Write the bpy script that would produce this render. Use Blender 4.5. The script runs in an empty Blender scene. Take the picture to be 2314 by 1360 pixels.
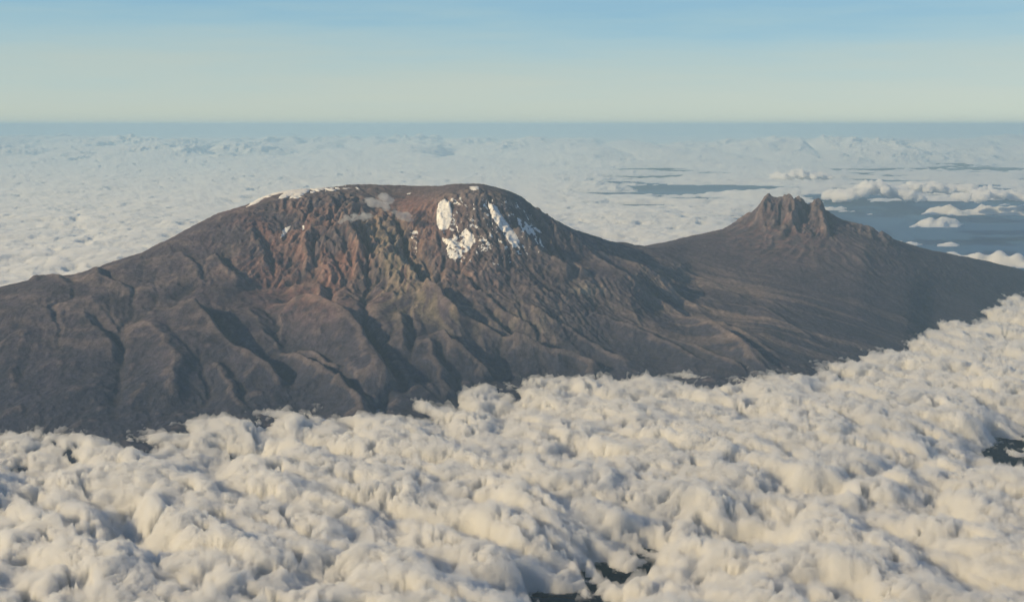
import bpy, math, random
import numpy as np
from mathutils import Vector, noise as mn

# ------------------------------------------------------------------ camera
# 1 unit = 1 km.  z = 0 is the mean top of the cloud layer, the camera is in an aircraft above it.
C = bpy.context.scene
COL = C.collection
FP, CX, CY = 2793.0, 1157.0, 680.0          # focal length and centre of the photograph, in its pixels
CAMZ = 6.5
TH = math.atan(398.0 / FP)
cam = bpy.data.cameras.new('camera')
cam.sensor_width = 36.0
cam.lens = 36.0 * FP / 2314.0
cam.clip_start = 0.05
cam.clip_end = 4000.0
camo = bpy.data.objects.new('camera', cam)
camo.location = (0, 0, CAMZ)
camo.rotation_euler = (math.pi / 2 - TH, 0, 0)
COL.objects.link(camo)
C.camera = camo

# ------------------------------------------------------------------ sky, sun, exposure
SUN_EL, SUN_AZ = math.radians(24), math.radians(250)   # azimuth clockwise from +Y: the sun stands left, a little behind the camera
w = bpy.data.worlds.new("World")
C.world = w
w.use_nodes = True
wn = w.node_tree
wn.nodes.clear()
sky = wn.nodes.new('ShaderNodeTexSky')
sky.sky_type = 'NISHITA'
sky.sun_disc = False
sky.sun_elevation = SUN_EL
sky.sun_rotation = SUN_AZ
sky.altitude = 5000
sky.air_density = 1.0
sky.dust_density = 2.0
sky.ozone_density = 0.5
bg = wn.nodes.new('ShaderNodeBackground')
bg.inputs['Strength'].default_value = 0.13
wo = wn.nodes.new('ShaderNodeOutputWorld')
# low down the sky pales into the dust and thin cirrus of the photograph, the same all round the horizon
tcw = wn.nodes.new('ShaderNodeTexCoord')
sep = wn.nodes.new('ShaderNodeSeparateXYZ')
wn.links.new(tcw.outputs['Generated'], sep.inputs[0])
mp = wn.nodes.new('ShaderNodeMapping'); mp.inputs['Rotation'].default_value = (0.0, 0.10, 0.0); mp.inputs['Scale'].default_value = (2.2, 2.2, 26.0)
nz = wn.nodes.new('ShaderNodeTexNoise'); nz.inputs['Scale'].default_value = 1.6; nz.inputs['Detail'].default_value = 5; nz.inputs['Roughness'].default_value = 0.55
wn.links.new(tcw.outputs['Generated'], mp.inputs[0]); wn.links.new(mp.outputs[0], nz.inputs['Vector'])
el = wn.nodes.new('ShaderNodeMath'); el.operation = 'MULTIPLY_ADD'; el.inputs[1].default_value = -0.09
sub = wn.nodes.new('ShaderNodeMath'); sub.operation = 'SUBTRACT'; sub.inputs[1].default_value = 0.5
wn.links.new(nz.outputs['Fac'], sub.inputs[0]); wn.links.new(sub.outputs[0], el.inputs[0]); wn.links.new(sep.outputs['Z'], el.inputs[2])
rp = wn.nodes.new('ShaderNodeValToRGB')
rp.color_ramp.interpolation = 'B_SPLINE'
stops = [(0.0, (0.57, 0.63, 0.53)), (0.02, (0.56, 0.62, 0.54)), (0.042, (0.50, 0.61, 0.56)), (0.066, (0.43, 0.60, 0.62)), (0.098, (0.29, 0.54, 0.66)), (0.16, (0.17, 0.39, 0.63)), (0.4, (0.06, 0.17, 0.42))]
while len(rp.color_ramp.elements) < len(stops):
    rp.color_ramp.elements.new(0.5)
for e, (p_, c_) in zip(rp.color_ramp.elements, stops):
    e.position = p_; e.color = (*c_, 1)
wn.links.new(el.outputs[0], rp.inputs[0])
sc_ = wn.nodes.new('ShaderNodeVectorMath'); sc_.operation = 'SCALE'; sc_.inputs['Scale'].default_value = 1 / 0.13 / 1.05
wn.links.new(rp.outputs[0], sc_.inputs[0])
mr = wn.nodes.new('ShaderNodeMapRange'); mr.inputs['From Min'].default_value = 0.08; mr.inputs['From Max'].default_value = 0.40
mr.inputs['To Min'].default_value = 0.85; mr.inputs['To Max'].default_value = 0.0
wn.links.new(sep.outputs['Z'], mr.inputs['Value'])
mx = wn.nodes.new('ShaderNodeMix'); mx.data_type = 'RGBA'
wn.links.new(mr.outputs[0], mx.inputs[0]); wn.links.new(sky.outputs[0], mx.inputs[6]); wn.links.new(sc_.outputs[0], mx.inputs[7])
wn.links.new(mx.outputs[2], bg.inputs['Color'])
wn.links.new(bg.outputs[0], wo.inputs['Surface'])

sl = bpy.data.lights.new('sun', 'SUN')
sl.energy = 5.0
sl.angle = math.radians(0.53)
sl.color = (1.0, 0.775, 0.43)
so = bpy.data.objects.new('sun', sl)
sd = Vector((math.sin(SUN_AZ) * math.cos(SUN_EL), math.cos(SUN_AZ) * math.cos(SUN_EL), math.sin(SUN_EL)))
so.rotation_euler = sd.to_track_quat('Z', 'Y').to_euler()
so.location = (-20, -5, 20)
COL.objects.link(so)

C.view_settings.view_transform = 'Standard'
C.view_settings.look = 'None'
C.view_settings.exposure = -0.04
C.view_settings.gamma = 1.0
C.cycles.max_bounces = 20
C.cycles.volume_bounces = 14
C.cycles.transparent_max_bounces = 16
C.cycles.use_denoising = True
C.cycles.sample_clamp_indirect = 4.0


# ------------------------------------------------------------------ helpers
def pt(px, py, D):
    """World point at distance Y = D on the line of sight of pixel (px, py) of the photograph."""
    dx, dy = (px - CX) / FP, -(py - CY) / FP
    ry = math.cos(TH) + dy * math.sin(TH)
    rz = -math.sin(TH) + dy * math.cos(TH)
    t = D / ry
    return (dx * t, D, CAMZ + rz * t)


def ground_pt(px, py, z=0.0):
    dx, dy = (px - CX) / FP, -(py - CY) / FP
    ry = math.cos(TH) + dy * math.sin(TH)
    rz = -math.sin(TH) + dy * math.cos(TH)
    t = (z - CAMZ) / rz
    return (dx * t, ry * t, z)


def project(X, Y, Z):
    zz = Z - CAMZ
    d = Y * math.cos(TH) - zz * math.sin(TH)
    u = Y * math.sin(TH) + zz * math.cos(TH)
    return CX + FP * X / d, CY - FP * u / d


def _h(ix, iy, seed):
    n = (ix * 374761393 + iy * 668265263 + seed * 1274126177) & 0x7fffffff
    n = ((n ^ (n >> 13)) * 1274126177) & 0x7fffffff
    return n ^ (n >> 16)


def perlin(x, y, seed=0):
    x0 = np.floor(x).astype(np.int64)
    y0 = np.floor(y).astype(np.int64)
    fx, fy = x - x0, y - y0
    u = fx * fx * fx * (fx * (fx * 6 - 15) + 10)
    v = fy * fy * fy * (fy * (fy * 6 - 15) + 10)

    def g(ix, iy, dx, dy):
        a = (_h(ix, iy, seed) & 1023) * (2 * math.pi / 1024)
        return np.cos(a) * dx + np.sin(a) * dy
    a = g(x0, y0, fx, fy)
    b = g(x0 + 1, y0, fx - 1, fy)
    c = g(x0, y0 + 1, fx, fy - 1)
    d = g(x0 + 1, y0 + 1, fx - 1, fy - 1)
    return ((a * (1 - u) + b * u) * (1 - v) + (c * (1 - u) + d * u) * v) * 1.5


def fbm(x, y, octv, seed=0, gain=0.5, lac=2.03):
    s, a = 0.0, 1.0
    for k in range(octv):
        s = s + a * perlin(x, y, seed + k * 17)
        x, y, a = x * lac + 3.7, y * lac - 1.3, a * gain
    return s


def ridged(x, y, octv, seed=0, gain=0.5, lac=2.1):
    s, a, wgt = 0.0, 1.0, 1.0
    for k in range(octv):
        r = (1 - np.abs(perlin(x, y, seed + k * 31))) ** 2
        s = s + a * r * wgt
        wgt = np.clip(r * 1.4, 0, 1)
        x, y, a = x * lac + 5.1, y * lac + 2.9, a * gain
    return s


def worley(x, y, seed=0):
    x0 = np.floor(x).astype(np.int64)
    y0 = np.floor(y).astype(np.int64)
    best = np.full(x.shape, 9.0)
    for i in (-1, 0, 1):
        for j in (-1, 0, 1):
            cx, cy = x0 + i, y0 + j
            hh = _h(cx, cy, seed)
            px = cx + 0.5 + ((hh & 255) / 255.0 - 0.5) * 0.9
            py = cy + 0.5 + (((hh >> 8) & 255) / 255.0 - 0.5) * 0.9
            r = 0.8 + 0.4 * ((hh >> 16) & 255) / 255.0
            best = np.minimum(best, ((px - x) ** 2 + (py - y) ** 2) / (r * r))
    return best       # squared distance


def dome(x, y, seed=0, r2=0.62):
    return np.clip(1 - worley(x, y, seed) / (r2 * 1.15), 0, 1) ** 0.8


def sstep(a, b, x):
    t = np.clip((x - a) / (b - a), 0, 1)
    return t * t * (3 - 2 * t)


def blur(a, n):
    for _ in range(3):
        for ax in (0, 1):
            p = np.concatenate([np.repeat(a.take([0], ax), n + 1, ax), a, np.repeat(a.take([-1], ax), n, ax)], ax)
            c = np.cumsum(p, ax)
            if ax == 0:
                a = (c[2 * n + 1:] - c[:-2 * n - 1]) / (2 * n + 1)
            else:
                a = (c[:, 2 * n + 1:] - c[:, :-2 * n - 1]) / (2 * n + 1)
    return a


def mesh_from(name, verts, faces, smooth=True):
    me = bpy.data.meshes.new(name)
    verts = np.ascontiguousarray(verts, np.float32)
    faces = np.ascontiguousarray(faces, np.int32)
    me.vertices.add(len(verts))
    me.vertices.foreach_set('co', verts.ravel())
    me.loops.add(faces.size)
    me.loops.foreach_set('vertex_index', faces.ravel())
    me.polygons.add(len(faces))
    k = faces.shape[1]
    me.polygons.foreach_set('loop_start', np.arange(0, faces.size, k, dtype=np.int32))
    me.polygons.foreach_set('use_smooth', np.full(len(faces), smooth))
    me.update(calc_edges=True)
    return me


def obj(name, me, mat, parent=None, **props):
    if mat and not me.materials:
        me.materials.append(mat)
    o = bpy.data.objects.new(name, me)
    COL.objects.link(o)
    if parent:
        o.parent = parent
    for k, v in props.items():
        o[k] = v
    return o


def new_mat(name):
    m = bpy.data.materials.new(name)
    m.use_nodes = True
    m.node_tree.nodes.clear()
    return m, m.node_tree.nodes, m.node_tree.links


def inpoly(px, py, poly):
    r = np.zeros(px.shape, bool)
    n = len(poly)
    for i in range(n):
        x1, y1 = poly[i]
        x2, y2 = poly[(i + 1) % n]
        if y1 == y2:
            continue
        c = ((y1 > py) != (y2 > py)) & (px < (x2 - x1) * (py - y1) / (y2 - y1) + x1)
        r ^= c
    return r


# ------------------------------------------------------------------ the shape of the two summits
# each curve runs left to right: (pixel column, pixel row, distance)
CREST = [(-700, 860, 32), (-300, 735, 32.5), (0, 652, 33), (70, 632, 33.2), (118, 620, 33.5), (190, 612, 34), (260, 592, 34.5), (330, 568, 35.2),
         (400, 530, 36), (450, 505, 36.6), (500, 481, 37), (560, 461, 37.5), (610, 439, 37.8), (650, 431, 38), (700, 428, 38.2),
         (750, 424, 38.4), (800, 417, 38.6), (860, 417, 38.6), (930, 420, 38.6), (1000, 420, 38.4), (1020, 415, 38.4),
         (1090, 416, 38.4), (1140, 428, 38.4), (1170, 440, 38.4), (1220, 478, 38.5), (1260, 500, 38.7), (1310, 526, 39),
         (1370, 545, 39.8), (1430, 555, 41), (1455, 556, 43), (1500, 546, 44), (1560, 533, 45), (1640, 516, 45.6), (1660, 503, 45.8), (1684, 486, 46), (1702, 481, 46), (1716, 464, 46),
         (1735, 453, 46), (1800, 456, 46), (1820, 468, 46), (1836, 476, 46), (1852, 466, 46), (1868, 474, 46), (1895, 494, 46), (1950, 511, 46.2), (1990, 528, 46.5), (2020, 541, 46.8), (2100, 565, 47.6),
         (2200, 583, 49), (2314, 610, 50.5), (2500, 660, 52), (2900, 760, 54)]
RIM = [(-700, 862, 31), (0, 660, 32.4), (260, 600, 33.8), (400, 541, 35.2), (500, 492, 36.2), (610, 450, 36.9), (700, 446, 36.9), (760, 452, 36.8),
       (840, 470, 36.9), (900, 476, 37.0), (960, 462, 36.9), (1000, 440, 36.8), (1080, 432, 36.8), (1140, 442, 37), (1220, 488, 37.6), (1310, 534, 38.3),
       (1430, 565, 40), (1560, 548, 43.6), (1640, 528, 45), (1700, 514, 45.2), (1760, 500, 45.3), (1830, 504, 45.2), (1900, 515, 45.2), (2020, 552, 45.8),
       (2100, 574, 46.8), (2314, 622, 49.6), (2900, 765, 53.5)]
BASE = [(-700, 890, 28), (0, 720, 30.4), (260, 680, 31.8), (420, 650, 32.9), (520, 645, 33.5), (640, 655, 33.9), (760, 648, 34.1), (900, 640, 34.3),
        (1000, 650, 34.3), (1100, 662, 34.2), (1200, 640, 34.6), (1310, 640, 35.2), (1430, 625, 36.6), (1560, 590, 41),
        (1700, 562, 43.2), (1830, 560, 43.4), (1950, 566, 43.6), (2100, 600, 45.2), (2314, 642, 48.2), (2900, 780, 52)]
FOOT = [(-700, 1040), (0, 992), (150, 990), (300, 980), (450, 962), (600, 945), (740, 938), (860, 945), (920, 925), (1000, 905), (1130, 872),
        (1350, 850), (1500, 856), (1640, 852), (1730, 862), (1800, 842), (1900, 818), (2040, 790), (2100, 745), (2200, 720), (2260, 690),
        (2314, 668), (2500, 700), (2900, 800)]


def curve(c):
    P = np.array([pt(*q) if len(q) == 3 else ground_pt(*q) for q in c])
    return P[:, 0] / P[:, 1], P[:, 1], P[:, 2]


GX0, GX1, GY0, GY1, GS = -26.0, 34.0, 19.0, 57.0, 0.05
gx = np.arange(GX0, GX1, GS)
gy = np.arange(GY0, GY1, GS)
GXX, GYY = np.meshgrid(gx, gy)


def base_height(X, Y):
    a = X / Y
    ks = [curve(FOOT), curve(BASE), curve(RIM), curve(CREST)]
    D = [np.interp(a, k[0], k[1]) for k in ks]
    Z = [np.interp(a, k[0], k[2]) for k in ks]
    Z0 = np.full(a.shape, 0.12)
    for i in (1, 2, 3):
        D[i] = np.maximum(D[i], D[i - 1] + (1.5 if i == 1 else 0.5))
    z = Z0 - (D[0] - Y) * 0.17
    t = (Y - D[0]) / (D[1] - D[0])
    z = np.where(t > 0, Z0 + (Z[1] - Z0) * (0.78 * t + 0.22 * t * t), z)
    t = (Y - D[1]) / (D[2] - D[1])
    z = np.where(t > 0, Z[1] + (Z[2] - Z[1]) * t, z)
    t = (Y - D[2]) / (D[3] - D[2])
    z = np.where(t > 0, Z[2] + (Z[3] - Z[2]) * t, z)
    t = Y - D[3]
    z = np.where(t > 0, Z[3] - 0.32 * t * t / (t + 1.0) - 0.12 * t * np.clip(t, 0, 1), z)
    return np.maximum(z, -2.45)


H = base_height(GXX, GYY)
H = blur(H, 2)
H0 = H.copy()


def sample(A, X, Y):
    fx = np.clip((X - GX0) / GS, 0, len(gx) - 1.001)
    fy = np.clip((Y - GY0) / GS, 0, len(gy) - 1.001)
    ix, iy = fx.astype(int), fy.astype(int)
    u, v = fx - ix, fy - iy
    return (A[iy, ix] * (1 - u) + A[iy, ix + 1] * u) * (1 - v) + (A[iy + 1, ix] * (1 - u) + A[iy + 1, ix + 1] * u) * v


def land(px, py):
    """Where the line of sight of a pixel first meets the bare land form."""
    Ys = np.arange(20.0, 56.0, 0.04)
    dx, dy = (px - CX) / FP, -(py - CY) / FP
    ry = math.cos(TH) + dy * math.sin(TH)
    rz = -math.sin(TH) + dy * math.cos(TH)
    t = Ys / ry
    z = CAMZ + rz * t
    hh = sample(H0, dx * t, Ys)
    i = np.argmax(hh >= z) if (hh >= z).any() else int(np.argmin(z - hh))
    return dx * t[i], Ys[i]


def stroke_field(pts, reach, smooth=3):
    """Signed distance to a traced line (positive right of its downhill direction), along-line parameter, within reach."""
    P = np.array([land(*p) for p in pts])
    for _ in range(smooth):                      # Chaikin
        q = [P[0]]
        for i in range(len(P) - 1):
            q += [P[i] * 0.75 + P[i + 1] * 0.25, P[i] * 0.25 + P[i + 1] * 0.75]
        q.append(P[-1])
        P = np.array(q)
    x0, x1 = P[:, 0].min() - reach, P[:, 0].max() + reach
    y0, y1 = P[:, 1].min() - reach, P[:, 1].max() + reach
    i0, i1 = max(0, int((x0 - GX0) / GS)), min(len(gx), int((x1 - GX0) / GS) + 2)
    j0, j1 = max(0, int((y0 - GY0) / GS)), min(len(gy), int((y1 - GY0) / GS) + 2)
    X, Y = GXX[j0:j1, i0:i1], GYY[j0:j1, i0:i1]
    wx = 0.10 * fbm(X * 1.1, Y * 1.1, 3, 71)
    wy = 0.10 * fbm(X * 1.1, Y * 1.1, 3, 93)
    X, Y = X + wx, Y + wy
    seg = np.hypot(*(P[1:] - P[:-1]).T)
    L = np.concatenate([[0], np.cumsum(seg)])
    best = np.full(X.shape, 1e9)
    sd = np.zeros(X.shape)
    al = np.zeros(X.shape)
    for k in range(len(P) - 1):
        ax, ay = P[k]
        ex, ey = P[k + 1] - P[k]
        l2 = ex * ex + ey * ey + 1e-9
        tt = np.clip(((X - ax) * ex + (Y - ay) * ey) / l2, 0, 1)
        dx, dy = X - ax - tt * ex, Y - ay - tt * ey
        d2 = dx * dx + dy * dy
        m = d2 < best
        best[m] = d2[m]
        sg = np.sign(ex * (Y - ay) - ey * (X - ax))     # left of travel = +
        sd[m] = (sg * np.sqrt(d2))[m]
        al[m] = ((L[k] + tt * math.sqrt(l2)) / L[-1])[m]
    return (slice(j0, j1), slice(i0, i1)), sd, al


def ridge(pts, amp, wl, wr, cut=0.0, ends=(0.15, 0.2)):
    """A rib of land along pts given downhill: sunny side (image left) wl wide, steep shaded side wr wide, optional trough beyond."""
    sl_, sd_, al = stroke_field(pts, 3.2 * max(wl, wr) + 0.3)
    # travelling downhill = toward the camera: image left is the right hand, i.e. sd < 0
    side_l = np.exp(-(-np.minimum(sd_, 0) / wl * 1.1) ** 1.25)
    side_r = np.exp(-(np.maximum(sd_, 0) / wr) ** 1.5)
    f = np.where(sd_ < 0, side_l, side_r)
    env = sstep(0, ends[0], al) * (1 - sstep(1 - ends[1], 1.0, al))
    H[sl_] += amp * 0.95 * f * env
    if cut:
        H[sl_] -= cut * np.exp(-((sd_ - wr * 1.7) / (wr * 0.8)) ** 2) * env


def gully(pts, depth, wd, ends=(0.1, 0.1)):
    sl_, sd_, al = stroke_field(pts, 3 * wd + 0.3)
    env = sstep(0, ends[0], al) * (1 - sstep(1 - ends[1], 1.0, al))
    H[sl_] -= depth * np.exp(-np.abs(sd_ / wd) ** 1.5) * env


# broad flow-aligned relief: coordinates that fan out round each summit
KX, KY = pt(960, 440, 37.6)[:2]
MX, MY = pt(1790, 480, 45.6)[:2]


def fan(X, Y, cx, cy):
    wx = X + 0.7 * fbm(X * 0.35, Y * 0.35, 3, 11)
    wy = Y + 0.7 * fbm(X * 0.35, Y * 0.35, 3, 29)
    r = np.hypot(wx - cx, wy - cy) + 0.05
    return np.arctan2(wy - cy, wx - cx), r


th, r = fan(GXX, GYY, KX, KY)
th2, r2 = fan(GXX, GYY, MX, MY)
infl = sstep(0.6, 1.6, r / (r2 + 1e-6))
elev = np.clip(H0 / 4.2, 0, 1)
rg = ridged(th * 5.5, np.log(r + 1.0) * 1.5, 4, 5)
rg_hi = ridged(th * 14, np.log(r + 1.0) * 2.2, 4, 41)
rg2 = ridged(th2 * 6, np.log(r2 + 1) * 1.5, 4, 63)
wall = sstep(0.9, 1.6, r) * (1 - sstep(3.5, 5.0, r))
lower = sstep(3.0, 6.0, r)
plate = sstep(0.9, 2.0, r)
az = GXX / GYY
cliff = sstep(-0.25, -0.20, az) * (1 - 0.6 * sstep(-0.085, -0.06, az)) * (1 - 0.6 * sstep(0.04, 0.10, az))
patch = sstep(-0.3, 0.5, fbm(GXX * 0.22, GYY * 0.22, 2, 19))
H += (1 - infl) * plate * ((rg - 0.9) * (0.025 + 0.03 * lower * patch) + (rg_hi - 0.9) * (0.01 + 0.06 * wall * cliff) * (0.4 + 0.8 * patch))
H += infl * ((rg2 - 0.9) * 0.04) * (1 - 0.8 * sstep(2.5, 6, r2))
H += plate * 0.10 * fbm(GXX * 0.45, GYY * 0.45, 4, 77) * (1 - 0.6 * infl)
cwx, cwy = GXX + 0.25 * fbm(GXX * 1.6, GYY * 1.6, 3, 91), GYY + 0.25 * fbm(GXX * 1.6, GYY * 1.6, 3, 92)
H += (1 - infl) * wall * (0.02 + 0.12 * cliff) * (ridged(cwx * 2.4 + cwy * 0.5, cwy * 1.7, 5, 90, 0.6) - 0.9)
H += (1 - infl) * wall * cliff * 0.05 * (ridged(cwx * 1.2 - cwy * 1.5, cwy * 3.0 + cwx, 4, 94, 0.6) - 0.9)

cD = np.interp(az, *curve(CREST)[:2])
calm = 1 - 0.85 * (1 - sstep(0.5, 1.8, cD - GYY)) * sstep(-0.24, -0.20, az) * (1 - sstep(0.03, 0.06, az))
H = H0 + (H - H0) * calm
# the traced ribs and ravines of the south side
ridge([(430, 690), (452, 730), (490, 775), (540, 815), (610, 850), (640, 890)], 0.42, 0.85, 0.22, 0.10)
ridge([(590, 700), (640, 698), (720, 712), (790, 745), (840, 800), (872, 850), (868, 890)], 0.50, 0.95, 0.20, 0.12, (0.2, 0.12))
ridge([(300, 720), (380, 790), (400, 850), (380, 930)], 0.22, 0.6, 0.35)
ridge([(990, 755), (1020, 795), (1070, 835), (1120, 868)], 0.34, 0.65, 0.17, 0.08)
ridge([(960, 770), (985, 830), (1010, 880), (1040, 905)], 0.20, 0.5, 0.16, 0.05)
ridge([(760, 870), (800, 905), (835, 945)], 0.22, 0.4, 0.14, 0.05)
ridge([(850, 560), (940, 640), (1000, 700), (1080, 750), (1180, 795), (1290, 820), (1400, 850)], 0.24, 0.5, 0.15, 0.08)
ridge([(1140, 765), (1190, 790), (1260, 805), (1380, 845)], 0.26, 0.5, 0.16, 0.08)
ridge([(960, 650), (1020, 715), (1050, 750)], 0.22, 0.4, 0.14, 0.06)
ridge([(1290, 560), (1340, 590), (1420, 640), (1500, 690), (1560, 730), (1660, 790), (1740, 850)], 0.20, 0.6, 0.18, 0.06)
ridge([(1190, 470), (1260, 530), (1330, 580), (1400, 600), (1480, 645), (1545, 672)], 0.34, 0.5, 0.22, 0.08, (0.1, 0.15))
ridge([(1160, 520), (1210, 570), (1260, 610), (1300, 628)], 0.30, 0.4, 0.18, 0.06, (0.15, 0.15))
ridge([(1530, 725), (1600, 755), (1680, 800), (1760, 840)], 0.24, 0.5, 0.16, 0.06)
ridge([(1390, 720), (1480, 760), (1580, 800), (1690, 845)], 0.18, 0.5, 0.16, 0.06)
ridge([(480, 575), (500, 620), (560, 650)], 0.20, 0.4, 0.15, 0.06)
ridge([(60, 625), (118, 620), (150, 655)], 0.11, 0.35, 0.16, 0.08, (0.1, 0.3))
ridge([(200, 612), (240, 640), (300, 665)], 0.12, 0.35, 0.16, 0.06, (0.1, 0.3))
ridge([(640, 660), (700, 650), (735, 662), (700, 695)], 0.18, 0.3, 0.15, 0.08)
ridge([(620, 790), (670, 820), (740, 860), (790, 900)], 0.20, 0.5, 0.18, 0.06)
ridge([(780, 500), (800, 540), (815, 590)], 0.30, 0.35, 0.18, 0.12)
ridge([(850, 500), (870, 560), (900, 600)], 0.10, 0.2, 0.14, 0.04)
ridge([(1600, 640), (1700, 690), (1800, 745), (1880, 790)], 0.07, 0.5, 0.14)
ridge([(1480, 640), (1560, 690), (1680, 760), (1780, 820)], 0.09, 0.4, 0.13)
ridge([(1180, 690), (1260, 740), (1360, 790), (1440, 830)], 0.12, 0.35, 0.12, 0.03)
ridge([(1080, 690), (1130, 740), (1200, 790)], 0.10, 0.3, 0.11, 0.03)
ridge([(670, 790), (720, 815), (780, 850)], 0.12, 0.3, 0.11, 0.04)
ridge([(655, 805), (700, 835), (745, 875)], 0.12, 0.3, 0.11, 0.04)
ridge([(900, 700), (915, 760), (900, 800)], 0.12, 0.35, 0.13, 0.04)
ridge([(180, 700), (240, 760), (260, 830)], 0.10, 0.4, 0.16, 0.03)
ridge([(60, 740), (30, 820), (20, 900)], 0.08, 0.4, 0.2)
ridge([(480, 830), (520, 880), (540, 930)], 0.10, 0.35, 0.14, 0.03)
ridge([(560, 700), (600, 760), (640, 800)], 0.09, 0.4, 0.14)
ridge([(400, 560), (440, 610), (470, 650)], 0.09, 0.35, 0.13)
ridge([(560, 520), (590, 570), (600, 620)], 0.12, 0.3, 0.13, 0.04)
ridge([(690, 520), (700, 570), (690, 640)], 0.14, 0.3, 0.14, 0.05)
ridge([(745, 520), (740, 580), (745, 640)], 0.10, 0.2, 0.12, 0.04)
ridge([(1240, 590), (1300, 610), (1330, 632)], 0.22, 0.3, 0.14, 0.06)
ridge([(1450, 575), (1560, 620), (1680, 665), (1800, 715)], 0.10, 0.5, 0.14)
ridge([(1330, 700), (1420, 740), (1520, 790), (1600, 830)], 0.12, 0.4, 0.13, 0.03)
ridge([(980, 600), (1060, 660), (1150, 710), (1230, 770)], 0.12, 0.3, 0.12, 0.04)
gully([(840, 590), (830, 660), (825, 740), (810, 760)], 0.12, 0.16)
gully([(810, 740), (850, 800), (880, 870), (850, 940)], 0.16, 0.2)
gully([(640, 560), (700, 640), (640, 720), (560, 690)], 0.06, 0.2)
gully([(300, 690), (262, 770), (275, 860), (250, 960)], 0.09, 0.3)
gully([(530, 560), (480, 620), (380, 680)], 0.08, 0.25)
gully([(1080, 680), (1160, 750), (1240, 800), (1330, 850)], 0.10, 0.2)
gully([(905, 500), (930, 580), (960, 640)], 0.16, 0.22)

# the broken wall and towers of the second summit
SK2 = [(1650, 512), (1672, 493), (1692, 480), (1701, 480), (1707, 472), (1716, 465), (1729, 450), (1743, 447), (1758, 446), (1767, 449), (1775, 446), (1786, 450),
       (1797, 447), (1808, 453), (1817, 454), (1821, 461), (1825, 466), (1828, 463), (1832, 464), (1841, 460), (1846, 465), (1853, 465), (1863, 470), (1870, 480),
       (1887, 493), (1902, 497), (1931, 504), (1948, 507), (1970, 513), (1986, 525), (1992, 522), (2019, 537)]
P2 = np.array([pt(x, y, 46.0) for x, y in SK2])
A_ = GXX / GYY
aw = A_ + 0.0012 * perlin(GXX * 3, GYY * 3, 8)
zc = np.interp(aw, P2[:, 0] / P2[:, 1], P2[:, 2], left=-9, right=-9)
rib = 0.10 * ridged(A_ * 110 + 0.6 * perlin(GXX, GYY * 2, 85), GYY * 1.2, 4, 83) + 0.10 * perlin(A_ * 45, GYY * 1.5, 84) + 0.12 * fbm(GXX * 3, GYY * 3, 3, 86)
df = 46.0 - GYY
blk = zc - np.where(df > 0, np.clip(df - 0.10 + rib * sstep(0.0, 0.5, df) - 0.16 * sstep(0.0, 0.5, df), 0, 9) * 0.95, -df * 1.1)
blk = np.where((np.abs(df) < 1.9) & (zc > 0), blk, -9)
H = np.maximum(H, blk)
ridge([(1740, 455), (1722, 490), (1700, 520)], 0.22, 0.18, 0.14)
ridge([(1775, 455), (1790, 495), (1800, 530)], 0.22, 0.22, 0.12, 0.08)
ridge([(1845, 465), (1858, 500), (1870, 535)], 0.30, 0.28, 0.14, 0.08)
ridge([(1810, 460), (1800, 500), (1750, 545)], 0.16, 0.2, 0.14, 0.04)


# ------------------------------------------------------------------ water and rock falls wear the land down
infl_ = infl


def erode(H, batches, n, steps, seed):
    rng = np.random.RandomState(seed)
    ny, nx = H.shape
    Hc = H / GS
    for b in range(batches):
        x = rng.uniform(2, nx - 3, n * 3)
        y = rng.uniform(2, ny - 3, n * 3)
        keep = (Hc[y.astype(int), x.astype(int)] > 0) & (x * GS + GX0 < 0.48 * (y * GS + GY0)) & (x * GS + GX0 > -0.48 * (y * GS + GY0))
        x, y = x[keep][:n], y[keep][:n]
        vx = np.zeros(len(x)); vy = np.zeros(len(x))
        sed = np.zeros(len(x)); vol = np.ones(len(x)); sp = np.ones(len(x))
        for s in range(steps):
            ix, iy = x.astype(int), y.astype(int)
            u, v = x - ix, y - iy
            a, bq, c, d = Hc[iy, ix], Hc[iy, ix + 1], Hc[iy + 1, ix], Hc[iy + 1, ix + 1]
            gxn = (bq - a) * (1 - v) + (d - c) * v
            gyn = (c - a) * (1 - u) + (d - bq) * u
            h0 = (a * (1 - u) + bq * u) * (1 - v) + (c * (1 - u) + d * u) * v
            vx = vx * 0.25 - gxn * 0.75
            vy = vy * 0.25 - gyn * 0.75
            l = np.hypot(vx, vy) + 1e-9
            vx, vy = vx / l, vy / l
            x2 = np.clip(x + vx, 1, nx - 3); y2 = np.clip(y + vy, 1, ny - 3)
            jx, jy = x2.astype(int), y2.astype(int)
            u2, v2 = x2 - jx, y2 - jy
            h1 = (Hc[jy, jx] * (1 - u2) + Hc[jy, jx + 1] * u2) * (1 - v2) + (Hc[jy + 1, jx] * (1 - u2) + Hc[jy + 1, jx + 1] * u2) * v2
            dh = h1 - h0
            cap = np.maximum(-dh, 0.01) * sp * vol * 5.0
            dep = np.where(dh > 0, np.minimum(dh, sed), np.where(sed > cap, (sed - cap) * 0.3, -np.minimum((cap - sed) * 0.28, -np.minimum(dh, 0))))
            dep = np.clip(dep, -0.05, 0.05) * ((x > 3) & (y > 3) & (x < nx - 5) & (y < ny - 5)) * np.clip(2.0 - 1.6 * infl_[iy, ix] * 1.0, 0.4, 1)
            for (oy, ox, wt) in ((0, 0, (1 - u) * (1 - v)), (0, 1, u * (1 - v)), (1, 0, (1 - u) * v), (1, 1, u * v)):
                np.add.at(Hc, (iy + oy, ix + ox), dep * wt)
            sed -= dep
            sp = np.sqrt(np.maximum(sp * sp - dh * 0.6, 0.05))
            sp = np.minimum(sp, 3.0)
            vol *= 0.985
            x, y = x2, y2
    return Hc * GS


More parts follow.
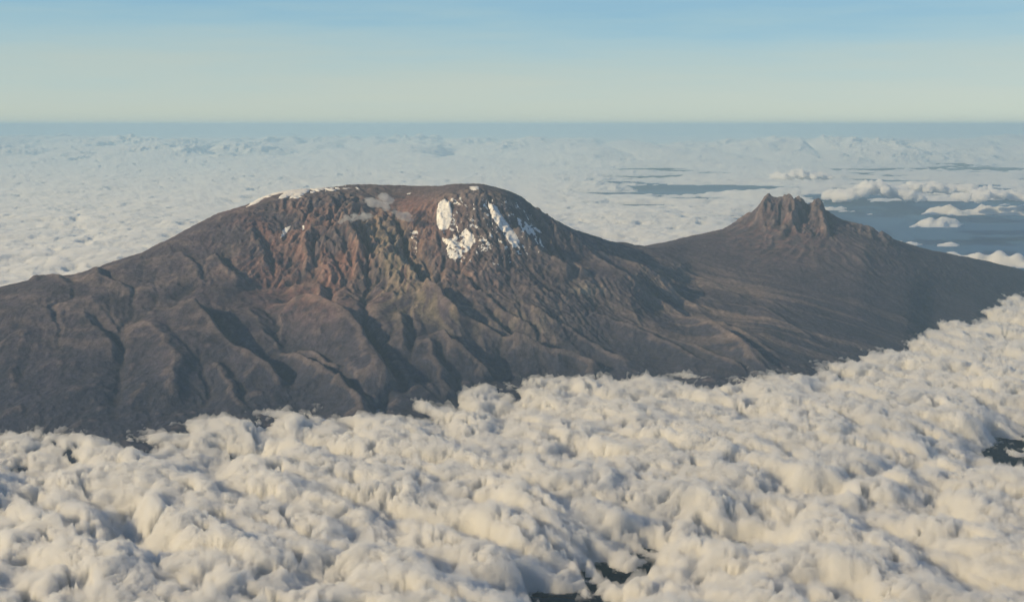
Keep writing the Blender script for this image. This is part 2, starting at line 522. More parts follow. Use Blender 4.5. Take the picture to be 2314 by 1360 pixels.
import time as _t
_t0 = _t.time()
HP = H.copy()
H = erode(H, 5, 30000, 70, 3)
H = HP + (H - HP) * (0.12 + 0.28 * wall * cliff + 0.16 * patch) * (1 - 0.6 * infl)
print('erosion', _t.time() - _t0)
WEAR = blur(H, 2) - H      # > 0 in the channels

# ------------------------------------------------------------------ mountain mesh
NC = 960
ca = np.linspace(-0.47, 0.50, NC)
ry_ = np.concatenate([np.arange(20.5, 31.5, 0.055), np.arange(31.5, 33.5, 0.035), np.arange(33.5, 37.2, 0.019), np.arange(37.2, 39.5, 0.03),
                      np.arange(39.5, 44.3, 0.06), np.arange(44.3, 46.6, 0.028), np.arange(46.6, 55.5, 0.10)])
NR = len(ry_)
AA, YY = np.meshgrid(ca, ry_)
XX = AA * YY
ZZ = sample(H, XX, YY)
# fine rock relief the erosion grid cannot hold
thm, rm = fan(XX, YY, KX, KY)
thm2, rm2 = fan(XX, YY, MX, MY)
steep = np.hypot(sample(np.gradient(H0, GS)[0], XX, YY), sample(np.gradient(H0, GS)[1], XX, YY))
rough = 0.008 + 0.030 * sstep(0.35, 0.8, steep) - 0.008 * (1 - sstep(0.8, 1.6, rm2))
ZZ += rough * (ridged(XX * 5.0, YY * 3.0, 5, 201, 0.55) - 0.9) * 1.2
ZZ += rough * (0.4 + 0.5 * sstep(0.4, 0.8, steep)) * (ridged(thm * 45, np.log(rm + 1) * 9, 3, 301) - 0.9) * sstep(0.6, 1.5, rm) * (1 - sstep(1, 1.6, rm / rm2))
ZZ += 0.006 * fbm(XX * 9, YY * 9, 3, 55)
ZZ += 0.035 * (ridged(AA * 420, YY * 0.1, 2, 89) - 0.9) * np.exp(-((YY - 46.0) / 0.12) ** 2) * sstep(0.185, 0.195, AA) * (1 - sstep(0.245, 0.26, AA))
ZZ += 0.075 * (1 - sstep(0.9, 1.7, rm2)) * (ridged(AA * 330 + perlin(XX * 2, YY * 2, 87), YY * 2.0, 3, 88, 0.6) - 0.95) * sstep(45.95, 45.6, YY)
PX, PY = project(XX, YY, ZZ)
wearm = sample(WEAR, XX, YY)


def soft(px, py, cx, cy, rx, ry, pw=2.0):
    return np.exp(-(np.abs((px - cx) / rx) ** pw + np.abs((py - cy) / ry) ** pw))


# rock and soil colours, by where each kind of ground lies on the mountain
nA = fbm(XX * 0.9, YY * 0.9, 5, 400)
nB = fbm(thm * 22, np.log(rm + 1) * 5, 4, 420)
nC = fbm(XX * 3.1, YY * 3.1, 4, 440)
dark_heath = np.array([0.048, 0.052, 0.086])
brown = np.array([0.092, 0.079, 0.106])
red = np.array([0.265, 0.140, 0.118])
grey = np.array([0.122, 0.108, 0.116])
olive = np.array([0.235, 0.205, 0.155])
ash = np.array([0.25, 0.20, 0.185])
colr = np.empty(XX.shape + (3,))
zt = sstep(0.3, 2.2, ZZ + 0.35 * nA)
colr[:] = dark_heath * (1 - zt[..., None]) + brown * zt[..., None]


def lay(m, c, k=1.0):
    global colr
    m = np.clip(m * k, 0, 1)[..., None]
    colr = colr * (1 - m) + c * m


lay(soft(PX, PY, 770, 560, 230, 110, 3) * sstep(-0.35, 0.45, nA + nB * 0.7 + 0.15), red, 0.9)
lay(soft(PX, PY, 960, 500, 120, 90, 3) * sstep(-0.4, 0.3, nB + 0.1), red, 0.8)
lay(soft(PX, PY, 690, 640, 110, 60, 2) * sstep(-0.4, 0.3, nC + 0.1), red, 0.7)
lay(soft(PX, PY, 1050, 620, 110, 80, 2) * sstep(-0.1, 0.5, nB + nC * 0.4), red, 0.5)
lay(soft(PX - (PY - 560) * 0.45, PY, 888, 575, 55, 95, 3) * sstep(-0.6, 0.1, nB), olive, 1.0)
lay(soft(PX - (PY - 700) * 0.9, PY, 960, 690, 110, 60, 3) * sstep(-0.2, 0.4, nB + nA * 0.3), olive, 0.75)
lay(soft(PX, PY, 1170, 720, 120, 60, 2) * sstep(-0.2, 0.4, nC + nB * 0.5), olive, 0.4)
lay(soft(PX, PY, 1140, 480, 150, 90, 3) * sstep(-0.5, 0.2, nB), grey, 0.7)
lay(soft(PX, PY, 880, 432, 260, 16, 2), grey, 0.6)
lay(sstep(0.25, 0.6, nB + 0.5 * nC) * sstep(0.7, 2.2, ZZ) * (1 - sstep(1, 1.6, rm / rm2)), ash, 0.32)
lay(soft(PX - (PY - 700) * 2.0, PY, 1640, 690, 330, 110, 2) * sstep(-0.1, 0.45, fbm(XX * 0.25 + YY * 0.2, YY * 1.6 + XX * 0.7, 4, 460)), ash, 0.7)
lay(soft(PX, PY, 1780, 520, 120, 60, 2) * sstep(-0.2, 0.4, nC), red, 0.45)
lay(soft(PX, PY, 1325, 655, 40, 16, 2) * sstep(-0.3, 0.2, nC), np.array([0.33, 0.29, 0.24]), 0.7)
lay(soft(PX - (PY - 640) * -1.2, PY, 330, 640, 170, 60, 2) * sstep(0.05, 0.5, fbm(XX * 1.2 - YY * 0.6, YY * 1.5, 4, 470)), ash, 0.5)
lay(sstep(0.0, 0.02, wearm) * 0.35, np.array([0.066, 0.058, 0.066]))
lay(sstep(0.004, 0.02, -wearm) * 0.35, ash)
band = fbm(XX * 0.35 - YY * 0.15, YY * 1.3 + XX * 0.45, 5, 480, 0.6)
lay(soft(PX, PY, 260, 700, 330, 110, 3) * sstep(0.05, 0.5, band), ash, 0.38)
lay(soft(PX, PY, 260, 700, 330, 110, 3) * sstep(0.05, 0.5, -band), np.array([0.045, 0.045, 0.06]), 0.5)
colr *= 0.97
colr *= (1 + 0.16 * nC + 0.10 * nA)[..., None]
colr = np.clip(colr, 0.02, 0.6)

gi = np.arange(NR * NC).reshape(NR, NC)
quads = np.stack([gi[:-1, :-1], gi[:-1, 1:], gi[1:, 1:], gi[1:, :-1]], -1)


def grid_normals(X, Y, Z):
    P = np.stack([X, Y, Z], -1)
    du = np.gradient(P, axis=1)
    dv = np.gradient(P, axis=0)
    n = np.cross(du, dv)
    return n / np.linalg.norm(n, axis=-1, keepdims=True)


NRM = grid_normals(XX, YY, ZZ)
# split the land between the two mountains along the low saddle
qa, qy = AA[:-1, :-1], YY[:-1, :-1]
right = qa > np.interp(qy, [20, 30, 36, 41, 56], [0.34, 0.28, 0.22, 0.125, 0.10])


def rock_material():
    m, N, L = new_mat('volcanic rock')
    at = N.new('ShaderNodeAttribute'); at.attribute_name = 'ground_colour'
    tc = N.new('ShaderNodeTexCoord')
    n1 = N.new('ShaderNodeTexNoise'); n1.inputs['Scale'].default_value = 9.0; n1.inputs['Detail'].default_value = 9; n1.inputs['Roughness'].default_value = 0.68
    n2 = N.new('ShaderNodeTexNoise'); n2.inputs['Scale'].default_value = 24.0; n2.inputs['Detail'].default_value = 6; n2.inputs['Roughness'].default_value = 0.7
    L.new(tc.outputs['Object'], n1.inputs['Vector']); L.new(tc.outputs['Object'], n2.inputs['Vector'])
    r = N.new('ShaderNodeMapRange'); r.inputs['From Min'].default_value = 0.3; r.inputs['From Max'].default_value = 0.7
    r.inputs['To Min'].default_value = 0.62; r.inputs['To Max'].default_value = 1.38
    L.new(n1.outputs['Fac'], r.inputs['Value'])
    mul = N.new('ShaderNodeVectorMath'); mul.operation = 'SCALE'
    L.new(at.outputs['Color'], mul.inputs[0]); L.new(r.outputs[0], mul.inputs['Scale'])
    b = N.new('ShaderNodeBump'); b.inputs['Strength'].default_value = 0.8; b.inputs['Distance'].default_value = 0.03
    L.new(n2.outputs['Fac'], b.inputs['Height'])
    p = N.new('ShaderNodeBsdfPrincipled'); p.inputs['Roughness'].default_value = 0.95
    p.inputs['Specular IOR Level'].default_value = 0.1
    L.new(mul.outputs[0], p.inputs['Base Color']); L.new(b.outputs[0], p.inputs['Normal'])
    o = N.new('ShaderNodeOutputMaterial'); L.new(p.outputs[0], o.inputs['Surface'])
    return m


ROCK = rock_material()


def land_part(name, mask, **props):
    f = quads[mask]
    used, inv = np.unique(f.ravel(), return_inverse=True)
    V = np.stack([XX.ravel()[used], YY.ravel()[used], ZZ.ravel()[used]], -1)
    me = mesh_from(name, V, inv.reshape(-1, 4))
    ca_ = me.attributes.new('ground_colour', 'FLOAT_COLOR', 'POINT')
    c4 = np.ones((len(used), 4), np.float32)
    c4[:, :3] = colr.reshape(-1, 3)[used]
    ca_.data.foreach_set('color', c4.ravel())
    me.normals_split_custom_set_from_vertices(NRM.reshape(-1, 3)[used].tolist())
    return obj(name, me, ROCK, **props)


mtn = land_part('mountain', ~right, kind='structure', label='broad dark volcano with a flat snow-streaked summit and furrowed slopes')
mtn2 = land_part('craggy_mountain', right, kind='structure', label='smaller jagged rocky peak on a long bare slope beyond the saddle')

# ------------------------------------------------------------------ ice and snow on the summit


def ice_material():
    m, N, L = new_mat('glacier ice')
    tc = N.new('ShaderNodeTexCoord')
    n = N.new('ShaderNodeTexNoise'); n.inputs['Scale'].default_value = 16; n.inputs['Detail'].default_value = 8; n.inputs['Roughness'].default_value = 0.65
    L.new(tc.outputs['Object'], n.inputs['Vector'])
    cr = N.new('ShaderNodeValToRGB')
    cr.color_ramp.elements[0].position = 0.34; cr.color_ramp.elements[0].color = (0.58, 0.55, 0.52, 1)
    cr.color_ramp.elements[1].position = 0.50; cr.color_ramp.elements[1].color = (0.88, 0.86, 0.83, 1)
    L.new(n.outputs['Fac'], cr.inputs[0])
    b = N.new('ShaderNodeBump'); b.inputs['Strength'].default_value = 0.6; b.inputs['Distance'].default_value = 0.02
    L.new(n.outputs['Fac'], b.inputs['Height'])
    p = N.new('ShaderNodeBsdfPrincipled'); p.inputs['Roughness'].default_value = 0.6
    L.new(cr.outputs[0], p.inputs['Base Color']); L.new(b.outputs[0], p.inputs['Normal'])
    o = N.new('ShaderNodeOutputMaterial'); L.new(p.outputs[0], o.inputs['Surface'])
    return m


ICE = ice_material()
wob_x = 2.2 * fbm(XX * 3.5, YY * 3.5, 4, 501)
wob_y = 2.2 * fbm(XX * 3.5, YY * 3.5, 4, 531)
front = YY < np.interp(AA, *curve(CREST)[:2]) + 0.25


def ice(name, poly, thick=0.022, holes=None, label=None, freq=(12, 3), kind=None):
    px, py = PX + wob_x, PY + wob_y
    m = inpoly(px, py, poly) & front
    if holes is not None:
        streak = perlin(PX / freq[0] - PY / freq[1] * 0.35, PY / freq[1] * 0.5, 611) + 0.6 * nC + 0.4 * perlin(PX / 5, PY / 5, 77)
        m &= streak > holes
    if not m.any():
        return
    mf = m.astype(float)
    j, i = np.where(m)
    sj, si = slice(max(j.min() - 3, 0), j.max() + 4), slice(max(i.min() - 3, 0), i.max() + 4)
    mm = mf[sj, si]
    deep = blur(mm, 2)
    zz = ZZ[sj, si]
    zs = blur(zz, 3)
    wgt = sstep(0.3, 0.95, deep)
    zz = zz * (1 - wgt) + np.maximum(zs, zz - 0.004) * wgt
    lift = np.where(mm > 0, 0.004 + thick * sstep(0.25, 1.0, deep), -0.012)
    any4 = (mm[:-1, :-1] + mm[:-1, 1:] + mm[1:, 1:] + mm[1:, :-1]) > 0
    g = np.arange(mm.size).reshape(mm.shape)
    f = np.stack([g[:-1, :-1], g[:-1, 1:], g[1:, 1:], g[1:, :-1]], -1)[any4]
    used, inv = np.unique(f.ravel(), return_inverse=True)
    V = np.stack([XX[sj, si].ravel()[used], YY[sj, si].ravel()[used], (zz + lift).ravel()[used]], -1)
    # soften the ice surface a little over the rock beneath it
    me = mesh_from(name, V, inv.reshape(-1, 4))
    o = obj(name, me, ICE, mtn)
    if label:
        o['label'] = label
    if kind:
        o['kind'] = kind
    return o


ice('glacier', [(553, 470), (575, 455), (605, 437), (640, 430), (664, 427), (700, 428), (700, 432), (672, 447), (652, 450), (668, 438), (640, 449),
                (626, 449), (645, 434), (600, 447), (575, 462)], label='long forked ice field on the left shoulder')
ice('glacier', [(700, 426), (745, 424), (800, 418), (815, 430), (795, 424), (765, 430), (728, 434), (702, 436)], 0.03, 0.0, 'broken rim ice on the flat top')
ice('glacier', [(990, 462), (1003, 450), (1015, 455), (1021, 480), (1017, 512), (1012, 520), (998, 520), (987, 508), (986, 480)], 0.03, label='tall oval hanging glacier')
ice('glacier', [(1000, 535), (1022, 540), (1040, 528), (1050, 514), (1068, 530), (1072, 546), (1055, 572), (1045, 570), (1046, 580), (1020, 588), (1008, 570), (1010, 552), (1000, 545)],
    0.026, -0.35, 'ragged ice field below the oval glacier')
ice('glacier', [(1100, 450), (1108, 460), (1122, 468), (1137, 490), (1150, 510), (1175, 545), (1172, 556), (1158, 560), (1142, 535), (1128, 515), (1112, 490), (1102, 462)],
    0.026, -0.75, 'slanting forked glacier tongue')
ice('glacier', [(1160, 488), (1182, 498), (1205, 515), (1222, 540), (1232, 560), (1222, 556), (1206, 540), (1180, 518)], 0.02, -0.02, 'streaked outer ice field', (9, 8))
ice('snow_patch', [(1015, 450), (1030, 452), (1052, 466), (1040, 462), (1022, 459)], 0.01, -0.5)
ice('snow_patch', [(1060, 421), (1078, 421), (1084, 427), (1075, 432), (1062, 429)], 0.012)
ice('snow_patch', [(636, 528), (645, 514), (656, 510), (654, 520), (640, 536), (632, 538)], 0.014)
ice('snow_patch', [(683, 507), (688, 507), (687, 520), (684, 522)], 0.01)
ice('snow_patch', [(923, 525), (935, 520), (944, 524), (941, 545), (942, 558), (938, 577), (930, 563), (932, 548)], 0.014, -0.1, 'thin broken snow streak on the red wall')
ice('snow_patch', [(1080, 535), (1090, 532), (1110, 550), (1104, 565), (1085, 566)], 0.014, -0.1)
ice('snow_patch', [(1022, 490), (1035, 500), (1030, 520), (1014, 524)], 0.012, 0.1)
ice('snow_patch', [(1050, 470), (1070, 490), (1082, 520), (1072, 515), (1058, 495)], 0.01, 0.15)
ice('snow_patch', [(1164, 455), (1170, 462), (1176, 474), (1170, 470)], 0.008)
ice('snow_patch', [(1212, 512), (1225, 525), (1222, 530), (1205, 515)], 0.008)
ice('snow_patch', [(919, 437), (929, 436), (928, 440), (920, 440)], 0.01)
ice('snow_streaks', [(1020, 440), (1200, 460), (1240, 560), (1140, 600), (1010, 590), (1000, 530)], 0.006, 0.52, 'thin scattered snow streaks between the glaciers', (7, 6), 'stuff')

# ------------------------------------------------------------------ plains below the clouds


def ground_material():
    m, N, L = new_mat('savanna tinted haze blue')
    tc = N.new('ShaderNodeTexCoord')
    n = N.new('ShaderNodeTexNoise'); n.inputs['Scale'].default_value = 0.12; n.inputs['Detail'].default_value = 8
    L.new(tc.outputs['Object'], n.inputs['Vector'])
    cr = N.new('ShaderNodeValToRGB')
    cr.color_ramp.elements[0].position = 0.35; cr.color_ramp.elements[0].color = (0.042, 0.112, 0.260, 1)  # blue of the hazy air above is painted into the plains' colour
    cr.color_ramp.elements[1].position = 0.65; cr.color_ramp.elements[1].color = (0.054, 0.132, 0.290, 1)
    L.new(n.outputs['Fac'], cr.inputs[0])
    p = N.new('ShaderNodeBsdfPrincipled'); p.inputs['Roughness'].default_value = 1.0
    p.inputs['Specular IOR Level'].default_value = 0.0
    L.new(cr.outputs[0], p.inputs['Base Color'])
    o = N.new('ShaderNodeOutputMaterial'); L.new(p.outputs[0], o.inputs['Surface'])
    return m


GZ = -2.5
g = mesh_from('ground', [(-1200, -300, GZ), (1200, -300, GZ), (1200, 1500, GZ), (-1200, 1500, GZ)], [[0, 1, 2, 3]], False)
obj('ground', g, ground_material(), kind='structure', label='plains under the clouds, coloured with the blue of the haze')


# ------------------------------------------------------------------ clouds
def cloud_material(name, density, aniso=0.25, col=(1, 1, 1)):
    m, N, L = new_mat(name)
    v = N.new('ShaderNodeVolumePrincipled')
    v.inputs['Density'].default_value = density
    v.inputs['Anisotropy'].default_value = aniso
    v.inputs['Color'].default_value = (*col, 1)
    o = N.new('ShaderNodeOutputMaterial'); L.new(v.outputs[0], o.inputs['Volume'])
    m.cycles.homogeneous_volume = True
    return m


def slab(name, X, Y, TOP, BOT, mat, **props):
    """A closed cloud body between a top and a bottom surface; where TOP <= BOT there is a gap in the cloud."""
    ny, nx = X.shape
    TOP = TOP.copy()
    BOT = BOT + 0 * TOP
    on = TOP > BOT + 0.004
    on[0, :] = on[-1, :] = False
    on[:, 0] = on[:, -1] = False
    fq = on[:-1, :-1] | on[:-1, 1:] | on[1:, 1:] | on[1:, :-1]
    TOP[~on] = BOT[~on]
    gi_ = np.arange(ny * nx).reshape(ny, nx)
    bi = np.where(on, gi_ + ny * nx, gi_)
    q = lambda g_: np.stack([g_[:-1, :-1], g_[:-1, 1:], g_[1:, 1:], g_[1:, :-1]], -1)[fq]
    F = np.concatenate([q(gi_), q(bi)[:, ::-1]])
    V = np.concatenate([np.stack([X, Y, TOP], -1).reshape(-1, 3), np.stack([X, Y, BOT], -1).reshape(-1, 3)])
    used, inv = np.unique(F.ravel(), return_inverse=True)
    me = mesh_from(name, V[used], inv.reshape(-1, 4))
    return obj(name, me, mat, **props)


def blanket(name, X, Y, TOP, LAND, mat, B=16, **props):
    """A closed cloud body from its billowing top down to a level base; open where the top sinks to the base or lies inside the mountain."""
    ny, nx = X.shape
    TOP = TOP.copy()
    on = (TOP > BASEZ + 0.012) & (LAND < TOP + 0.30)
    on[0, :] = on[-1, :] = False
    on[:, 0] = on[:, -1] = False
    TOP[~on] = BASEZ
    g_ = np.arange(ny * nx).reshape(ny, nx)
    cell = on[:-1, :-1] | on[:-1, 1:] | on[1:, 1:] | on[1:, :-1]
    q = lambda a: np.stack([a[:-1, :-1], a[:-1, 1:], a[1:, 1:], a[1:, :-1]], -1)
    bi = np.where(on, g_ + ny * nx, g_)
    under = cell.copy()
    blocks = []
    for j0 in range(0, ny - 1, B):
        for i0 in range(0, nx - 1, B):
            j1, i1 = min(j0 + B, ny - 1), min(i0 + B, nx - 1)
            if cell[j0:j1, i0:i1].all():
                under[j0:j1, i0:i1] = False
                blocks.append((bi[j0, i0], bi[j1, i0], bi[j1, i1], bi[j0, i1]))
    F = np.concatenate([q(g_)[cell], q(bi)[under][:, ::-1], np.array(blocks, int).reshape(-1, 4)])
    V = np.concatenate([np.stack([X, Y, TOP], -1).reshape(-1, 3), np.stack([X, Y, np.full(X.shape, BASEZ)], -1).reshape(-1, 3)])
    used, inv = np.unique(F.ravel(), return_inverse=True)
    me = mesh_from(name, V[used], inv.reshape(-1, 4))
    return obj(name, me, mat, **props)


_t0 = _t.time()
CLOUD = cloud_material('cloud vapour', 18.0, 0.25, (0.962, 0.960, 0.955))
# near bank
na, nr = 880, 600
a_ = np.linspace(-0.47, 0.50, na)
k = np.linspace(0, 1, nr)
y_ = 13.5 * (53.0 / 13.5) ** (k ** 1.0)
A2, Y2 = np.meshgrid(a_, y_)
X2 = A2 * Y2
rot = math.radians(-47)
S = X2 * math.cos(rot) + Y2 * math.sin(rot)        # along the cloud streets
T = -X2 * math.sin(rot) + Y2 * math.cos(rot)       # across them
Sw = S + 0.5 * fbm(X2 * 0.5, Y2 * 0.5, 3, 801)
Tw = T + 0.35 * fbm(X2 * 0.6, Y2 * 0.6, 3, 831)
big = fbm(Sw * 0.22, Tw * 0.55, 3, 850)
rows_ = dome(Sw * 0.48, Tw * 1.15, 860)
wv = 0.10 * fbm(X2 * 2.2, Y2 * 2.2, 3, 861)
d1 = dome(Sw * 1.6 + wv, Tw * 2.2 + wv, 870)
d2 = dome(Sw * 3.3 + 0.3 * d1, Tw * 4.1 + wv, 880)
d3 = dome(Sw * 6.8 + 0.4 * d2, Tw * 7.6 + 2 * wv, 900)
d4 = dome(X2 * 14 + 0.5 * d3, Y2 * 12.5, 910)
d5 = dome(X2 * 23 + 0.5 * d4, Y2 * 20, 915)
size = 0.30 + 0.95 * sstep(-0.5, 0.55, fbm(Sw * 0.5, Tw * 0.7, 3, 918))
top = -0.12 + 0.13 * big + 0.17 * rows_ + (0.10 * d1 + 0.09 * d2) * size + (0.075 * d3 + 0.050 * d4) * (0.6 + 0.45 * size) + 0.028 * d5 + 0.045 * fbm(X2 * 3, Y2 * 3, 6, 920, 0.7)
PX2, PY2 = project(X2, Y2, top * 0)


def hole(cx, cy, rx, ry, k_=1.0, slope=0.0):
    return k_ * soft(PX2 + 22 * wv, PY2 - slope * (PX2 - cx), cx, cy, rx * 1.25, ry * 1.45, 2)


gap = (hole(1340, 1240, 130, 42, 1.15, -0.35) + hole(1290, 1330, 70, 60, 1.1) + hole(1660, 1165, 60, 24, 1.0, -0.2) + hole(1740, 1190, 60, 30, 1.1) + hole(1440, 1215, 70, 20, 0.8, -0.3)
       + hole(2300, 988, 100, 38, 2.0, -0.2) + hole(1380, 1330, 60, 40, 0.7) + hole(1560, 1300, 100, 30, 0.6) + hole(2020, 1050, 120, 10, 0.7, -0.35)
       + hole(2140, 1150, 50, 14, 0.6, 0.3) + hole(250, 1150, 60, 30, 0.55, 0.3) + hole(300, 1200, 60, 16, 0.55, 0.2) + hole(560, 1010, 40, 14, 0.5)
       + hole(1100, 1210, 70, 14, 0.6, 0.4) + hole(40, 1290, 60, 30, 0.6) + hole(480, 1040, 30, 20, 0.4) + hole(1130, 940, 22, 18, 0.4) + hole(830, 1140, 90, 10, 0.5, 0.25)
       + hole(2040, 1310, 40, 20, 0.4) + hole(1900, 1230, 120, 14, 0.4, 0.2))
top = np.where(top > 0, top * 0.8, top)
groove = np.clip(1 - 1.6 * np.abs(perlin(Sw * 0.24, Tw * 0.80, 970) + 0.12 * fbm(X2 * 1.6, Y2 * 1.6, 3, 971)), 0, 1) ** 1.7
top -= 0.30 * groove * sstep(-0.35, 0.35, perlin(Sw * 0.35, Tw * 0.5, 972) + 0.1)
well = fbm(Sw * 1.2, Tw * 2.0, 5, 927, 0.65)
top -= 0.34 * sstep(0.15, 0.8, well)
top -= 0.66 * np.minimum(gap, 1.2) * (0.8 + 0.35 * fbm(Sw * 1.1, Tw * 1.5, 3, 940, 0.5))
# near the mountain side the bank thins and frays
footD = np.interp(A2, *curve(FOOT)[:2])
near = np.exp(-np.clip(footD - Y2, 0, 9) / 0.9)
top = top * (1 - 0.5 * near) + 0.035 * near
terr = sample(H, np.clip(X2, GX0, GX1 - 0.1), np.clip(Y2, GY0, GY1 - 0.1))
terr = np.where(Y2 < GY0 + 0.2, -2.5, terr)
top = 0.02 + (top - 0.02) * 0.84
BASEZ = -0.46
core = top - 0.045 - 0.05 * np.clip(0.5 + fbm(X2 * 5, Y2 * 5, 3, 960), 0, 1)
bank = blanket('cloud_bank', X2, Y2, top, terr, CLOUD, kind='stuff', label='dense cream cumulus clouds pressed against the foot of the mountain')
# thin ragged mist that lies over the puffs and creeps a little way up the slopes
veil = top + 0.16 * np.clip(ridged(X2 * 1.3 + wv, Y2 * 1.3, 4, 951, 0.6) * 0.5 + 0.5 * fbm(X2 * 5, Y2 * 5, 4, 953, 0.7) - 0.30, -0.3, 1.0)
sl2 = (slice(None, None, 2), slice(None, None, 2))
blanket('cloud_core', X2[sl2], Y2[sl2], core[sl2], terr[sl2], cloud_material('dense cloud vapour', 18.0, 0.25, (0.962, 0.960, 0.955)), parent=bank, kind='stuff')
blanket('cloud_mist', X2[sl2], Y2[sl2], veil[sl2], terr[sl2], cloud_material('thin cloud edge', 4.0), parent=bank, kind='stuff')

# far deck
na, nr = 420, 340
a_ = np.linspace(-0.47, 0.50, na)
y_ = 38.0 * (720.0 / 38.0) ** np.linspace(0, 1, nr)
A3, Y3 = np.meshgrid(a_, y_)
X3 = A3 * Y3
sc = 0.02 * Y3        # broader forms farther off
b1 = fbm(X3 * 0.10, Y3 * 0.07, 4, 1000)
nearf = 1 - sstep(45, 130, Y3)
t3 = (-0.12 + 0.20 * b1 + (0.10 + 0.10 * nearf) * dome(X3 * 0.45 + b1, Y3 * 0.30, 1010) + (0.05 + 0.06 * nearf) * dome(X3 * 1.1 + b1, Y3 * 0.7, 1020)
      + 0.07 * fbm(X3 * 0.9, Y3 * 0.5, 4, 1040, 0.6) + 0.25 * fbm(X3 * 0.05, Y3 * 0.10, 3, 1045) - 0.25 * sstep(0.42, 0.8, fbm(X3 * 0.35, Y3 * 0.45, 3, 1047)))
farb = sstep(190, 260, Y3) * (1 - 0.6 * sstep(360, 450, Y3))
t3 += farb * 1.1 * 1.3 * np.clip(ridged(X3 * 0.10, Y3 * 0.035, 4, 1062, 0.6) - 1.0, 0, 1) * (0.5 + np.clip(fbm(X3 * 0.02, Y3 * 0.01, 2, 1063), -0.4, 0.6))
t3 += farb * (0.9 * np.clip(fbm(X3 * 0.03, Y3 * 0.02, 3, 1050), 0, 1) + 3.0 * dome(X3 * 0.09, Y3 * 0.03, 1060) * dome(X3 * 0.021, Y3 * 0.011, 1065))
PX3, PY3 = project(X3, Y3, t3 * 0)
warp = 60 * fbm(X3 * 0.035, Y3 * 0.02, 3, 1070)
wpy = 7 * fbm(X3 * 0.10, Y3 * 0.06, 3, 1080)


def gap3(cx, cy, rx, ry, k_=1.0):
    return k_ * soft(PX3 + warp, PY3 + wpy, cx, cy, rx, ry, 2)


g3 = (gap3(1510, 420, 150, 15, 1.5) + gap3(1650, 345, 150, 7, 1.1) + gap3(2150, 368, 200, 14, 1.2) + gap3(2060, 340, 160, 7, 0.6) + gap3(2190, 530, 360, 72, 3.0)
      + gap3(1560, 388, 120, 7, 0.8) + gap3(2080, 470, 200, 16, 0.9) + gap3(2314, 560, 200, 40, 2.0) + gap3(1090, 383, 60, 3, 0.5) + gap3(390, 408, 50, 3, 0.4) + gap3(1400, 345, 60, 4, 0.5))
st = fbm(X3 * 0.05, Y3 * 0.16, 4, 1090)
t3 -= np.clip(g3, 0, 2.1) * (0.62 + 0.5 * st + 0.45 * fbm(X3 * 0.16, Y3 * 0.22, 4, 1095, 0.65))
t3 -= sstep(0.15, 0.8, (A3 - 0.12) * 2.2) * 0.35 * np.clip(st + 0.1, 0, 1) * (1 - farb * 0.6)
streak = fbm(X3 * 0.035 + 2, Y3 * 0.085, 5, 1100, 0.55)
t3 -= 0.55 * sstep(0.10, 0.55, streak + 0.25 * sstep(0.02, 0.3, A3) - 0.10) * sstep(0.0, 0.14, A3) * sstep(72, 95, Y3) * (1 - sstep(210, 260, Y3))
t3 -= 0.18 * sstep(0.35, 0.7, streak) * (1 - sstep(0.0, 0.14, A3)) * sstep(90, 120, Y3) * (1 - sstep(210, 260, Y3))
t3 = np.where(Y3 < np.interp(A3, *curve(CREST)[:2]) + 1.5, -9, t3)
slab('cloud_deck', X3, Y3, t3, np.full(X3.shape, -0.40), cloud_material('far cloud vapour', 18.0), kind='stuff', label='pale level cloud layer reaching to the horizon behind the mountains')
print('clouds', _t.time() - _t0)


def puffs(name, blobs, mat, seed, vox, rough_=0.35, **props):
    """One cloud: a union of many lumpy puffs, remeshed to a single closed skin."""
    import bmesh
    bm = bmesh.new()
    rnd = random.Random(seed)
    for (x, y, z, rx, ry, rz) in blobs:
        r_ = bmesh.ops.create_icosphere(bm, subdivisions=3, radius=1.0)
        o3 = Vector((rnd.random() * 50, rnd.random() * 50, rnd.random() * 50))
        for v in r_['verts']:
            d = v.co.normalized()
            k_ = 1 + rough_ * mn.fractal(d * 1.6 + o3, 0.6, 2.1, 4) * 1.2
            v.co = Vector((x + d.x * rx * k_, y + d.y * ry * k_, z + d.z * rz * k_))
    me = bpy.data.meshes.new(name)
    bm.to_mesh(me); bm.free()
    tmp = bpy.data.objects.new(name + '_work', me)
    COL.objects.link(tmp)
    md = tmp.modifiers.new('r', 'REMESH'); md.mode = 'VOXEL'; md.voxel_size = vox; md.use_smooth_shade = True
    dg = bpy.context.evaluated_depsgraph_get()
    me2 = bpy.data.meshes.new_from_object(tmp.evaluated_get(dg))
    bpy.data.objects.remove(tmp)
    me2.name = name
    cen = Vector((0, 0, 0))
    return obj(name, me2, mat, **props)


def trail(pts, D, n, r0, r1, rnd, flat=0.6):
    out = []
    for i in range(n):
        t = rnd.random() * (len(pts) - 1)
        k_ = int(t); u = t - k_
        px = pts[k_][0] * (1 - u) + pts[k_ + 1][0] * u + rnd.gauss(0, 4)
        py = pts[k_][1] * (1 - u) + pts[k_ + 1][1] * u + rnd.gauss(0, 4)
        x, y, z = pt(px, py, D + rnd.uniform(-0.12, 0.12))
        r_ = rnd.uniform(r0, r1)
        out.append((x, y, z, r_, r_, r_ * flat))
    return out


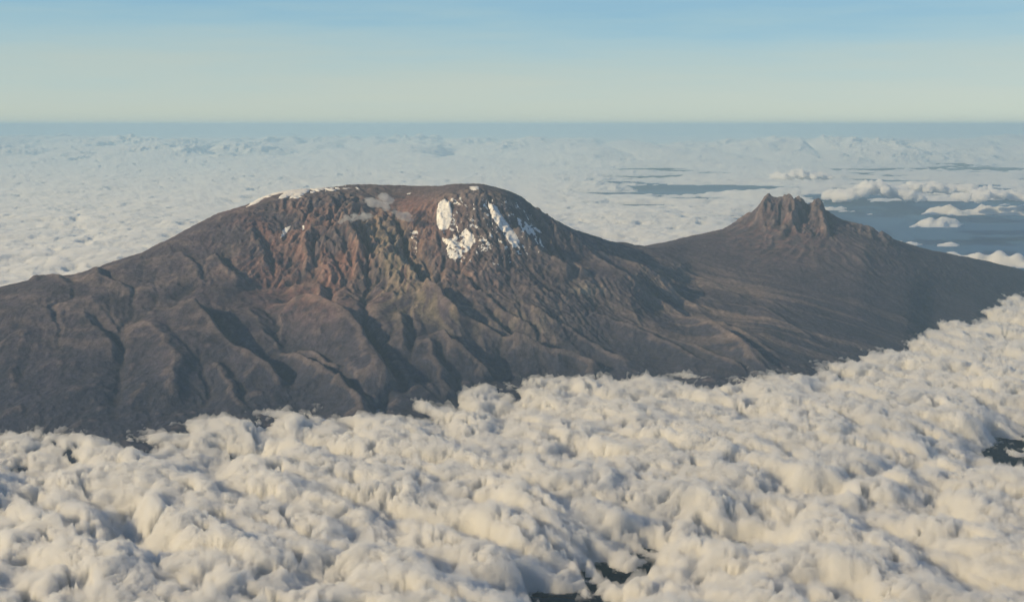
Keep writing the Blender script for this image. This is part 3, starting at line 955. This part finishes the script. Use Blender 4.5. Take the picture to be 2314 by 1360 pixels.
WISP = cloud_material('thin summit mist', 3.0, 0.2)
rn = random.Random(4)
puffs('summit_cloud', trail([(868, 438), (868, 455), (885, 465)], 36.2, 26, 0.03, 0.13, rn, 0.8) + trail([(830, 452), (855, 462), (890, 478), (925, 495)], 35.9, 60, 0.03, 0.12, rn), WISP, 1, 0.022,
      category='cloud', label='small wispy cloud rising from the crater rim of the broad mountain', group='small clouds by the summit')
puffs('summit_cloud', trail([(775, 498), (800, 492), (835, 492), (820, 484)], 35.6, 60, 0.025, 0.10, rn), WISP, 2, 0.022,
      category='cloud', label='lower flat scrap of cloud left of the crater wisp', group='small clouds by the summit')

FAR = cloud_material('distant cumulus', 8.0, 0.25)


def cumulus(px, py_base, D, wpx, hpx, n, seed, label):
    rn_ = random.Random(seed)
    u = D / FP
    x0, y0, z0 = pt(px, py_base, D)
    bl = []
    for i in range(n):
        q = rn_.uniform(-1, 1)
        hh = hpx * u * ((1 - abs(q)) ** 1.7 if seed == 21 else (0.30 + 0.9 * abs(mn.noise(Vector((q * 3, seed, 0)))) * 1.6) * (1 - abs(q)) ** 0.6) * rn_.uniform(0.3, 1)
        r_ = rn_.uniform(0.025, 0.085) * wpx * u * (1.15 - 0.7 * hh / (hpx * u)) * 0.7 + 0.1
        bl.append((x0 + q * wpx * 0.5 * u, y0 + rn_.uniform(-2, 2), z0 + hh * 0.9, r_, r_, r_ * 0.8))
    puffs('cumulus_cloud', bl, FAR, seed, max(0.09, u * 2.4), 0.45, category='cloud', label=label, group='cumulus clouds beyond the jagged peak')


cumulus(1975, 444, 92, 190, 44, 150, 21, 'pointed cumulus cloud behind the jagged peak, the tallest of its row')
cumulus(2110, 431, 101, 200, 28, 120, 22, 'low lumpy cumulus cloud just right of the pointed one')
cumulus(2250, 448, 93, 150, 34, 110, 23, 'cumulus cloud at the right end of its row, by the frame edge')
cumulus(1810, 402, 120, 130, 22, 90, 24, 'low cream cumulus cloud above and left of the pointed one')

# ------------------------------------------------------------------ haze
hz, N, L = new_mat('air')
v = N.new('ShaderNodeVolumePrincipled')
v.inputs['Density'].default_value = 0.0054
v.inputs['Color'].default_value = (0.54, 0.79, 0.98, 1)
v.inputs['Anisotropy'].default_value = 0.0
o_ = N.new('ShaderNodeOutputMaterial'); L.new(v.outputs[0], o_.inputs['Volume'])
hz.cycles.homogeneous_volume = True
x0, x1, y0, y1, z0, z1 = -1210, 1210, -310, 1510, GZ - 0.001, CAMZ + 0.45
V = [(x0, y0, z0), (x1, y0, z0), (x1, y1, z0), (x0, y1, z0), (x0, y0, z1), (x1, y0, z1), (x1, y1, z1), (x0, y1, z1)]
F = [[3, 2, 1, 0], [4, 5, 6, 7], [0, 1, 5, 4], [1, 2, 6, 5], [2, 3, 7, 6], [3, 0, 4, 7]]
obj('haze', mesh_from('haze', V, F, False), hz, kind='stuff', label='pale blue haze filling the air')
print('tris', sum(len(m.polygons) * 2 for m in bpy.data.meshes))
